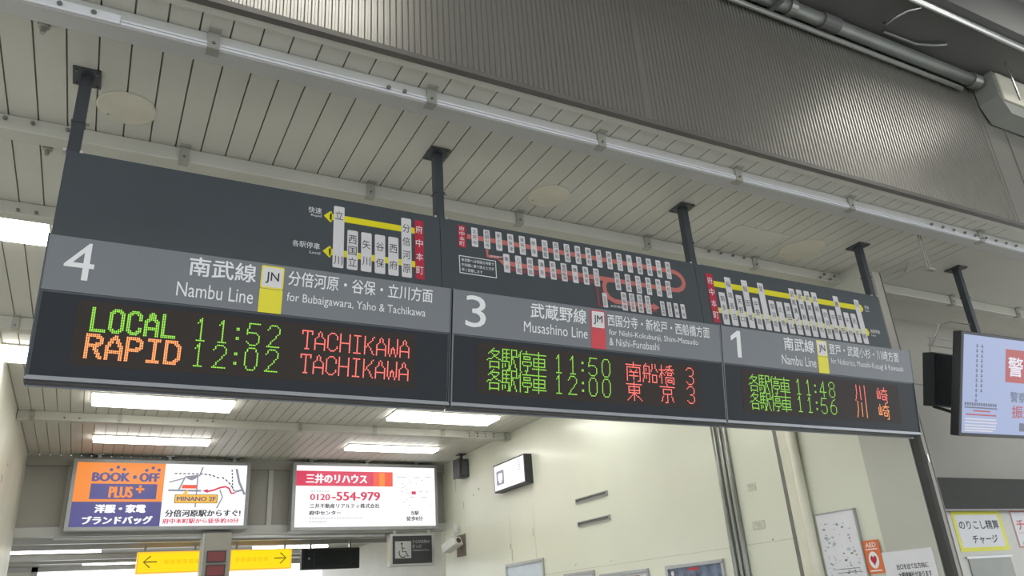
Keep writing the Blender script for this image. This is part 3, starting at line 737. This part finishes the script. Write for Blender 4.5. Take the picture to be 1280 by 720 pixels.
# ================================================================== RIGHT WALL THINGS
PW = planeX(XW)
for y, r, m, l in ((4.838, .021, 'steel', 'grey conduit on the cream wall, leftmost of three side by side'), (4.775, .017, 'steel', 'grey conduit on the cream wall, middle of three side by side'), (4.715, .021, 'steel', 'grey conduit on the cream wall, rightmost of three side by side')):
    mb = MB(); mb.tube([(XW-.022, y, -EYE), (XW-.022, y, H-.002)], r, m, 12); tag(mb.build('conduit', smooth=True), l, 'conduit', 'conduits on the right wall')
mb = MB(); mb.tube([(XW-.037, 4.02, -EYE), (XW-.037, 4.02, H-.002)], .035, 'pipe', 24); tag(mb.build('downpipe', smooth=True), 'cream painted round pipe running down the wall right of the grey conduits', 'pipe')
mb = MB(); mb.box(XW-.028, XW-.0005, 4.075, 4.165, -EYE, H-.002, 'pipe'); tag(mb.build('cable_trunking', bevel=.006), 'cream square trunking left of the round cream pipe', 'trunking')
for z, l in ((1.02, 'upper of two slim metal slots on the cream wall'), (.785, 'lower of two slim metal slots on the cream wall')):
    t = thing('wall_slot', (XW-.02, 6.78, z), l, 'slot', 'metal slots on the wall'); mb = MB()
    mb.box(XW-.018, XW-.0005, 6.49, 7.07, z+.026, z+.036, 'frame'); mb.box(XW-.018, XW-.0005, 6.49, 7.07, z-.012, z-.004, 'frame'); mb.box(XW-.018, XW-.0005, 6.485, 6.497, z-.012, z+.036, 'frame'); mb.box(XW-.018, XW-.0005, 7.063, 7.075, z-.012, z+.036, 'frame'); mb.build('frame', t)
    mb = MB(); mb.box(XW-.005, XW-.0005, 6.497, 7.063, z-.004, z+.026, 'bolt'); mb.build('opening', t)
# lit wall sign
t = thing('wall_sign', (XW-.05, 8.35, 1.37), 'small lit white sign box with black edges high on the cream wall', 'sign')
mb = MB(); mb.box(XW-.105, XW-.0005, 7.96, 8.78, 1.375, 1.715, 'dark'); mb.build('box', t, bevel=.004)
P = planeX(XW-.105); mb = MB(); rect(mb, P, -8.76, -7.98, 1.395, 1.697, .001, 'adw'); rect(mb, P, -8.70, -8.50, 1.455, 1.625, .0015, 'adg')
rrect(mb, P, -8.66, -8.54, 1.50, 1.595, .02, .002, 'adw'); rrect(mb, P, -8.63, -8.57, 1.475, 1.50, .008, .002, 'adw')
for k in range(5): rect(mb, P, -8.14, -8.06, 1.655-k*.026, 1.668-k*.026, .0015, 'adl')
for k in range(3): rect(mb, P, -8.24, -8.20, 1.65-k*.03, 1.66-k*.03, .0015, 'adl')
mb.build('face', t)
# loudspeaker
t = thing('loudspeaker', (4.42, 9.82, 1.74), 'small dark loudspeaker hanging under the ceiling beside the red and white billboard', 'speaker')
mb = MB(); mb.box(4.385, 4.525, 9.72, 9.90, 1.745, 1.99, 'spk'); mb.box(4.37, 4.387, 9.70, 9.92, 1.735, 2.0, 'spk'); mb.build('case', t, bevel=.006)
mb = MB(); mb.box(4.40, 4.51, 9.714, 9.720, 1.77, 1.965, 'grille'); mb.build('grille', t)
mb = MB(); mb.box(4.44, 4.47, 9.79, 9.83, 1.99, 2.06, 'spk'); mb.box(4.40, 4.51, 9.75, 9.87, 2.058, 2.069, 'spk'); mb.build('bracket', t)
# camera on the wall
t = thing('security_camera', (4.45, 10.1, .73), 'white camera housing on a brown board low on the far cream wall', 'camera')
mb = MB(); mb.box(XW-.012, XW-.0005, 9.93, 10.22, .74, 1.02, 'brown'); mb.build('backing_board', t)
mb = MB()
R3m = Matrix.Rotation(math.radians(24), 3, 'Z') @ Matrix.Rotation(math.radians(-22), 3, 'X')
c = Vector((4.36, 10.02, .885)); pts = []
for (x, y, z) in ((-.085,-.13,-.055),(.085,-.13,-.055),(.085,.13,-.055),(-.085,.13,-.055),(-.07,-.13,.06),(.07,-.13,.06),(.07,.13,.06),(-.07,.13,.06)): pts.append(c+R3m@Vector((x, y, z)))
mb.hexa(pts, 'camw'); mb.build('housing', t, bevel=.012)
mb = MB(); mb.tube([c+R3m@Vector((0,-.13,0)), c+R3m@Vector((0,-.145,0))], .035, 'dark', 16); mb.build('lens', t)
mb = MB(); mb.tube([(4.40,10.06,.93), (4.46,10.06,.97), (4.518,10.06,.95)], .018, 'camw', 10); mb.build('arm', t)
mb = MB(); mb.box(4.44, 4.50, 10.10, 10.16, 1.06, 1.17, 'camw'); mb.tube([(4.45,10.13,1.06),(4.42,10.16,1.0),(4.38,10.12,.95)], .007, 'camw', 6); mb.box(4.49, 4.5295, 10.12, 10.14, 1.10, 1.14, 'camw'); mb.build('cable_box', t)
# framed posters along the bottom
def poster(y0, y1, zt, m, label, art=None):
    t = thing('framed_poster', (XW-.015, (y0+y1)/2, zt-1.05), label, 'poster', 'framed posters on the cream wall')
    w = .03; mb = MB()
    mb.box(XW-.02, XW-.0005, y0, y1, zt-w, zt, 'frame'); mb.box(XW-.02, XW-.0005, y0, y1, zt-1.05, zt-1.05+w, 'frame')
    mb.box(XW-.02, XW-.0005, y0, y0+w, zt-1.05+w, zt-w, 'frame'); mb.box(XW-.02, XW-.0005, y1-w, y1, zt-1.05+w, zt-w, 'frame'); mb.build('frame', t, bevel=.003)
    mb = MB(); P = planeX(XW-.006); rect(mb, P, -y1+w, -y0-w, zt-1.05+w, zt-w, 0, m)
    if art: art(mb, P)
    mb.build('sheet', t)
poster(7.86, 8.78, .535, 'post1', 'silver framed pale blue poster, leftmost along the bottom of the cream wall')
poster(6.86, 7.44, .335, 'paper', 'thin framed white poster, second from left along the bottom of the wall')
def art2(mb, P):
    rect(mb, P, -6.66, -6.05, .14, .25, .001, 'plate'); rect(mb, P, -6.35, -6.12, .16, .235, .0015, 'maroon')
poster(5.975, 6.76, .285, 'paper', 'silver framed white poster with a dark strip, third along the bottom of the wall', art2)
def art3(mb, P):
    text(mb, P, 'スーパートレイン', -5.58, -5.10, .09, .165, .001, 'paper', .02); disc(mb, P, -5.64, .215, .02, .001, 'plate'); rect(mb, P, -5.42, -5.30, .225, .245, .001, 'red')
poster(4.98, 5.72, .285, 'post2', 'framed dark blue and red picture poster left of the grey conduits', art3)
# map poster, AED sheet, notice
t = thing('guide_map', (XW-.01, 3.8, -.35), 'white guide map dotted with blue sketches on the cream wall', 'poster')
mb = MB(); mb.box(XW-.018, XW-.0005, 3.648, 3.968, -.34, .483, 'paper'); mb.build('sheet', t)
mb = MB(); mb.box(XW-.022, XW-.0005, 3.636, 3.647, -.34, .487, 'frame'); mb.box(XW-.022, XW-.0005, 3.636, 3.968, .4832, .492, 'frame'); mb.build('frame', t)
P = planeX(XW-.018); mb = MB()
for k in range(110):
    u = -3.95+random.random()*.28; v = .42-random.random()*.62; s = random.uniform(.004, .014)
    if k % 4 == 0: disc(mb, P, u, v, s*1.3, .0008, 'blueink', 7, s*.8)
    else: mb.poly([P(u-s, v-s*.3, .0009), P(u+s*.6, v-s*.5, .0009), P(u+s, v+s*.3, .0009), P(u-s*.4, v+s*.5, .0009)], 'blueink' if k % 3 else 'bolt')
rect(mb, P, -3.87, -3.69, .118, .122, .001, 'bolt'); rect(mb, P, -3.88, -3.68, .095, .099, .001, 'bolt')
mb.build('printed_map', t)
mb = MB(); P = planeX(XW-.014); mb.box(XW-.015, XW-.012, 3.512, 3.635, .075, .278, 'orange')
Pa = planeX(XW-.015)
text(mb, Pa, 'AED', -3.615, -3.535, .235, .264, .0006, 'white', .03); rect(mb, Pa, -3.62, -3.53, .220, .227, .0006, 'white')
disc(mb, Pa, -3.574, .157, .038, .0006, 'white', 24, .052)
hp = [(-3.574+.024*math.sin(a)**3, .157+.0022*(13*math.cos(a)-5*math.cos(2*a)-2*math.cos(3*a)-math.cos(4*a))) for a in [2*math.pi*i/24 for i in range(24)]]
mb.poly([Pa(a, b_, .001) for a, b_ in hp], 'crimson'); rect(mb, Pa, -3.62, -3.53, .088, .096, .0006, 'white')
tag(mb.build('aed_sticker'), 'orange AED sticker with a heart in a white oval beside the guide map', 'sticker')
mb = MB(); mb.box(XW-.016, XW-.0125, 3.15, 3.508, -.30, .195, 'paper'); Pn = planeX(XW-.016)
text(mb, Pn, '出口を出て左方向に', -3.42, -3.20, .085, .118, .0006, 'ink', .02); text(mb, Pn, '大國魂神社があります', -3.42, -3.19, .035, .070, .0006, 'ink', .02)
tag(mb.build('paper_notice'), 'white paper notice with two lines of black text right of the AED sticker', 'notice')
for y, z, w, h, l in ((4.538, .775, .09, .055, 'upper of two beige adhesive patches beside the grey conduits'), (4.535, .49, .13, .06, 'lower of two beige adhesive patches beside the grey conduits')):
    mb = MB(); mb.box(XW-.004, XW-.0005, y-w/2, y+w/2, z-h/2, z+h/2, 'tape'); tag(mb.build('adhesive_patch'), l, 'patch', 'adhesive patches on the wall')

# ================================================================== RECESS WITH FARE MACHINE
t = thing('fare_machine', (6.4, 3.6, -EYE), 'fare adjustment machine with a dark header under the recess wall', 'machine')
mb = MB(); mb.box(4.62, 8.9, 3.56, 3.835, .475, .695, 'dgrey'); mb.box(4.62, 8.9, 3.555, 3.56, .455, .475, 'trimd'); mb.build('header', t, bevel=.004)
mb = MB(); mb.box(4.62, 8.9, 3.62, 3.835, -EYE, .475, 'machine'); mb.build('body', t)
mb = MB(); mb.box(5.55, 6.05, 3.612, 3.62, -.4, .135, 'screen'); mb.box(5.53, 6.07, 3.606, 3.62, .135, .15, 'frame'); mb.build('screen', t)
P = planeY(3.618); k = 3.618/3.8
mb = MB(); rect(mb, P, 5.500, 6.085, .183, .466, 0, 'papery'); rect(mb, P, 5.535, 6.045, .212, .438, .0006, 'paper')
text(mb, P, 'のりこし精算', 5.555, 6.03, .335, .400, .0012, 'ink', .025); text(mb, P, 'チャージ', 5.67, 5.97, .235, .295, .0012, 'ink', .03)
tag(mb.build('paper_sign'), 'white paper sign with yellow bands reading fare adjustment on the machine', 'sign')
mb = MB(); rect(mb, P, 6.215, 6.80, .195, .466, 0, 'paper'); outline(mb, P, 6.215, 6.80, .195, .466, .012, .0006, 'salmon'); text(mb, P, 'チャージ', 6.26, 6.70, .32, .40, .0012, 'red', .02); rect(mb, P, 6.25, 6.76, .30, .303, .0012, 'salmon')
disc(mb, P, 6.29, .225, .018, .0012, 'edge')
tag(mb.build('paper_sign'), 'white paper sign with red writing at the right picture edge', 'sign')

# ================================================================== FAR END: BILLBOARDS AND GATE SIGNS
YA = 10.40
def billboard(x0, x1, z0, z1, label, painter, hang):
    t = thing('lightbox_billboard', ((x0+x1)/2, YA+.1, z0), label, 'billboard', 'lit billboards hung under the far ceiling')
    mb = MB(); w = .045
    mb.box(x0, x1, YA, YA+.18, z0, z1, 'adframe'); mb.build('box', t, bevel=.006)
    mb = MB(); P = planeY(YA-.002)
    a, b_, c_, d_ = x0+w, x1-w, z0+w, z1-w
    painter(mb, lambda u, v, d: P(a+(b_-a)*u, c_+(d_-c_)*v, d), (b_-a)/(d_-c_))
    mb.build('face', t)
    for x in hang:
        mb = MB(); mb.box(x-.02, x+.02, YA+.07, YA+.11, z1-.001, H-.0005, 'adframe'); mb.box(x-.05, x+.05, YA+.04, YA+.14, H-.012, H-.0005, 'adframe'); mb.build('hanger', t)
def paw(mb, Q, u, v, ar):
    for du, dv in ((-.036,-.008),(0,.034),(.036,.0)): disc(mb, Q, u+du, v+dv, .010, .0012, 'adn', 12, .010*ar)
def ad1(mb, Q, ar):
    def X(x): return (x-118)/887
    def Yv(y): return (478-y)/333
    rect(mb, Q, 0, 1, 0, 1, .0004, 'adw'); rect(mb, Q, .0, .497, .385, 1, .0008, 'ado'); rect(mb, Q, 0, .497, 0, .385, .0008, 'adn')
    text(mb, Q, 'BOOK', .088, .300, .70, .845, .0012, 'adn', .04); text(mb, Q, 'OFF', .352, .470, .70, .845, .0012, 'adn', .04); disc(mb, Q, .326, .775, .012, .0012, 'adn', 12, .012*ar)
    paw(mb, Q, .225, .895, ar); paw(mb, Q, .425, .895, ar)
    rect(mb, Q, .088, .46, .425, .665, .0012, 'adn'); text(mb, Q, 'PLUS', .190, .325, .445, .625, .0016, 'ado', .03)
    rect(mb, Q, .340, .388, .565, .60, .0016, 'ado'); rect(mb, Q, .357, .371, .52, .645, .0016, 'ado')
    text(mb, Q, '洋服・家電', .125, .41, .21, .345, .0012, 'adw', .04); text(mb, Q, 'ブランドバッグ', .065, .455, .035, .165, .0012, 'adw', .04)
    def L(pts, w, m): band(mb, lambda u, v, d: Q(u, v*ar, d), [(X(x), Yv(y)/ar) for x, y in pts], w, .0008, m)
    L([(585,288),(760,290)], .012, 'adg'); L([(640,285),(668,215),(745,205),(758,160)], .010, 'adg'); L([(735,205),(735,380)], .008, 'adg'); L([(585,245),(665,222)], .008, 'adg')
    L([(945,165),(965,240),(1000,310)], .014, 'adg'); L([(945,295),(985,283)], .012, 'adg'); L([(860,283),(878,325),(850,385)], .008, 'adg')
    mb.poly([Q(X(672),Yv(212),.001),Q(X(738),Yv(206),.001),Q(X(726),Yv(222),.001),Q(X(705),Yv(234),.001),Q(X(680),Yv(226),.001)], 'adg')
    for i in range(11):
        a = i/11; x = 610+a*250; y = 197 if a < .6 else 197+18*(a-.6)**2*10; L([(x,y),(x+14,y+(0 if a < .6 else 4))], .007, 'adk')
    for (x, y) in ((868,212),(888,226),(905,242),(920,260),(932,280)): L([(x,y),(x+11,y+11)], .007, 'adk')
    for i in range(6): L([(920+i*2,170+i*19),(921+i*2,182+i*19)], .007, 'adk')
    L([(945,300),(925,303),(910,275),(890,266),(860,272),(830,285),(800,292),(785,290)], .011, 'adr')
    mb.poly([Q(X(765),Yv(290),.0014),Q(X(800),Yv(278),.0014),Q(X(790),Yv(290),.0014),Q(X(800),Yv(303),.0014)], 'adr')
    mb.poly([Q(X(652),Yv(278),.0012),Q(X(658),Yv(258),.0012),Q(X(735),Yv(258),.0012),Q(X(732),Yv(278),.0012)], 'adr2')
    rrect(mb, Q, X(622), X(852), Yv(358), Yv(310), .008, .0012, 'adbr'); rrect(mb, Q, X(626), X(848), Yv(355), Yv(313), .008, .0014, 'adyo')
    mb.poly([Q(X(655),Yv(314),.0015),Q(X(690),Yv(280),.0015),Q(X(685),Yv(314),.0015)], 'adyo')
    text(mb, Q, 'MINANO 2F', X(634), X(842), Yv(346), Yv(322), .0018, 'adn', .02)
    text(mb, Q, '分倍河原駅からすぐ!', X(580), X(985), Yv(430), Yv(392), .0012, 'adk', .025); text(mb, Q, '府中本町駅から徒歩約10分', X(572), X(978), Yv(466), Yv(438), .0012, 'adr', .02)
def ad2(mb, Q, ar):
    def X(x): return (x-110)/707
    def Yv(y): return (472-y)/307
    rect(mb, Q, 0, 1, 0, 1, .0004, 'adw'); rect(mb, Q, 0, X(590), Yv(268), Yv(192), .0008, 'adr')
    rect(mb, Q, X(490), X(590), Yv(268), Yv(195), .001, 'adr2'); rect(mb, Q, X(520), X(548), Yv(268), Yv(196), .0012, 'ado')
    text(mb, Q, '三井のリハウス', X(155), X(458), Yv(256), Yv(206), .0012, 'adw', .025)
    text(mb, Q, '0120', X(178), X(275), Yv(340), Yv(308), .0008, 'adr', .03); text(mb, Q, '-554-979', X(282), X(525), Yv(342), Yv(296), .0008, 'adr', .03)
    text(mb, Q, '三井不動産リアルティ株式会社', X(178), X(522), Yv(380), Yv(356), .0008, 'adk', .02); text(mb, Q, '府中センター', X(176), X(330), Yv(414), Yv(391), .0008, 'adk', .03)
    for k in range(20): rect(mb, Q, X(178+k*13), X(187+k*13), Yv(432), Yv(426), .0008, 'adl')
    for k in range(7): rect(mb, Q, X(178+k*12), X(187+k*12), Yv(449), Yv(443), .0008, 'adl')
    for k in range(7): rect(mb, Q, X(182+k*13), X(190+k*13), Yv(298), Yv(291), .0008, 'adl')
    text(mb, Q, '当駅', X(684), X(728), Yv(416), Yv(394), .0008, 'adk', .02); text(mb, Q, '徒歩8分', X(660), X(748), Yv(446), Yv(422), .0008, 'adk', .02)
    rect(mb, Q, X(690), X(713), Yv(308), Yv(292), .0008, 'adr')
    for (x, y, w) in ((612,216,50),(705,216,30),(765,213,30),(635,248,10),(650,262,10),(680,240,8),(740,232,12),(632,292,14),(665,300,10),(730,292,20),(765,292,16),(680,320,24),(745,320,30),(645,345,14),(662,332,8),(672,362,10),(785,362,8),(712,250,8),(660,280,8),(640,270,8)):
        rect(mb, Q, X(x), X(x+w), Yv(y+4), Yv(y), .0008, 'adl')
billboard(-.265, 1.745, 1.175, 2.005, 'orange and navy lit billboard with a white street map, left of two', ad1, (.0, .78, 1.55))
billboard(2.285, 4.335, 1.140, 2.025, 'white lit billboard with a crimson title bar, right of two', ad2, (2.55, 3.32, 4.05))
# wheelchair sign hung below the right billboard
t = thing('accessible_gate_sign', (3.94, YA+.05, .66), 'black hanging sign with a white wheelchair symbol under the red and white billboard', 'sign')
mb = MB(); mb.box(3.620, 4.265, YA, YA+.12, .665, 1.085, 'frame'); mb.build('frame', t, bevel=.005)
P = planeY(YA-.002); mb = MB(); rect(mb, P, 3.655, 4.225, .695, 1.055, 0, 'dark'); rect(mb, P, 3.69, 3.92, .765, .985, .0006, 'frame')
cx, cz = 3.80, .845
band(mb, P, [(cx+.052*math.cos(a), cz-.012+.055*math.sin(a)) for a in [math.radians(150+i*17) for i in range(11)]], .013, .0012, 'ink')
band(mb, P, [(cx-.012, cz+.085), (cx-.005, cz+.005), (cx+.045, cz+.005), (cx+.068, cz-.055), (cx+.085, cz-.048)], .014, .0012, 'ink'); band(mb, P, [(cx-.008, cz+.05), (cx+.035, cz+.05)], .011, .0012, 'ink'); disc(mb, P, cx-.014, cz+.108, .015, .0012, 'ink')
text(mb, P, 'うらが白色の', 3.94, 4.19, .955, 1.0, .0006, 'frame', .0); text(mb, P, 'きっぷ', 3.94, 4.07, .895, .94, .0006, 'frame', .0); text(mb, P, 'White-Backed Tickets', 3.94, 4.19, .855, .875, .0006, 'frame', .0)
mb.build('face', t)
mb = MB(); mb.box(3.68, 3.72, YA+.04, YA+.08, 1.085, 1.139, 'frame'); mb.box(4.18, 4.22, YA+.04, YA+.08, 1.085, 1.139, 'frame'); mb.build('hanger', t)
# white pipe and cable run under the header
mb = MB(); mb.tube([(-.35, 10.56, 1.115), (3.6, 10.56, 1.085)], .020, 'raillid', 10); tag(mb.build('conduit', smooth=True), 'white pipe running under the far header below both billboards', 'conduit')
# grey pillar with red led counters
t = thing('gate_pillar', (1.41, 10.5, -EYE), 'grey pillar with dark red counters between the two yellow arrow signs', 'pillar')
mb = MB(); mb.box(1.25, 1.577, 10.42, 10.595, -EYE, 1.139, 'grey'); mb.box(1.235, 1.262, 10.41, 10.597, -EYE, 1.13, 'rail'); mb.build('column', t, bevel=.004)
for z in (.79, .63):
    mb = MB(); mb.box(1.30, 1.52, 10.40, 10.42, z, z+.135, 'dark'); rect(mb, planeY(10.40), 1.312, 1.508, z+.012, z+.123, .001, 'redled'); mb.build('counter', t)
# yellow gate signs
def arrow_sign(x0, x1, left, label):
    y = 13.0; z0, z1 = .860, 1.165
    t = thing('arrow_sign', ((x0+x1)/2, y, z0), label, 'sign', 'yellow arrow signs over the gates')
    mb = MB(); mb.box(x0, x1, y, y+.16, z0, z1, 'adyo'); mb.build('box', t, bevel=.004)
    P = planeY(y-.002); mb = MB(); rect(mb, P, x0+.02, x1-.02, z0+.02, z1-.02, 0, 'ady')
    xa = x0+.14 if left else x1-.14; s = 1 if left else -1; zc = (z0+z1)/2+.01
    band(mb, P, [(xa-s*.05, zc), (xa+s*.13, zc)], .018, .001, 'adbr'); band(mb, P, [(xa+s*.04, zc+.08), (xa-s*.05, zc), (xa+s*.04, zc-.08)], .018, .001, 'adbr')
    for k in range(6): rect(mb, P, (xa+s*(.26+k*.085))-.03, (xa+s*(.26+k*.085))+.03, zc-.035, zc+.025, .001, 'ady2')
    mb.build('face', t)
    mb = MB()
    for x in (x0+.1, x1-.1): mb.box(x-.015, x+.015, y+.06, y+.10, z1, 1.3195, 'frame')
    mb.build('hanger', t)
arrow_sign(.668, 1.56, True, 'yellow lit sign with an arrow pointing left')
arrow_sign(1.96, 2.895, False, 'yellow lit sign with an arrow pointing right')
t = thing('gate_display', (3.5, 13.0, .83), 'unlit black display panel right of the right arrow sign', 'display')
mb = MB(); mb.box(3.05, 4.0, 13.0, 13.12, .832, 1.15, 'dark'); mb.build('case', t, bevel=.006)
mb = MB(); P = planeY(12.998); rect(mb, P, 3.09, 3.96, .86, 1.12, 0, 'window'); outline(mb, P, 3.25, 3.84, .87, 1.11, .008, .001, 'post'); disc(mb, P, 3.17, 1.0, .018, .001, 'frame'); mb.build('panel', t)
mb = MB()
for x in (3.2, 3.85): mb.box(x-.015, x+.015, 13.04, 13.08, 1.15, 1.3195, 'frame')
mb.build('hanger', t)
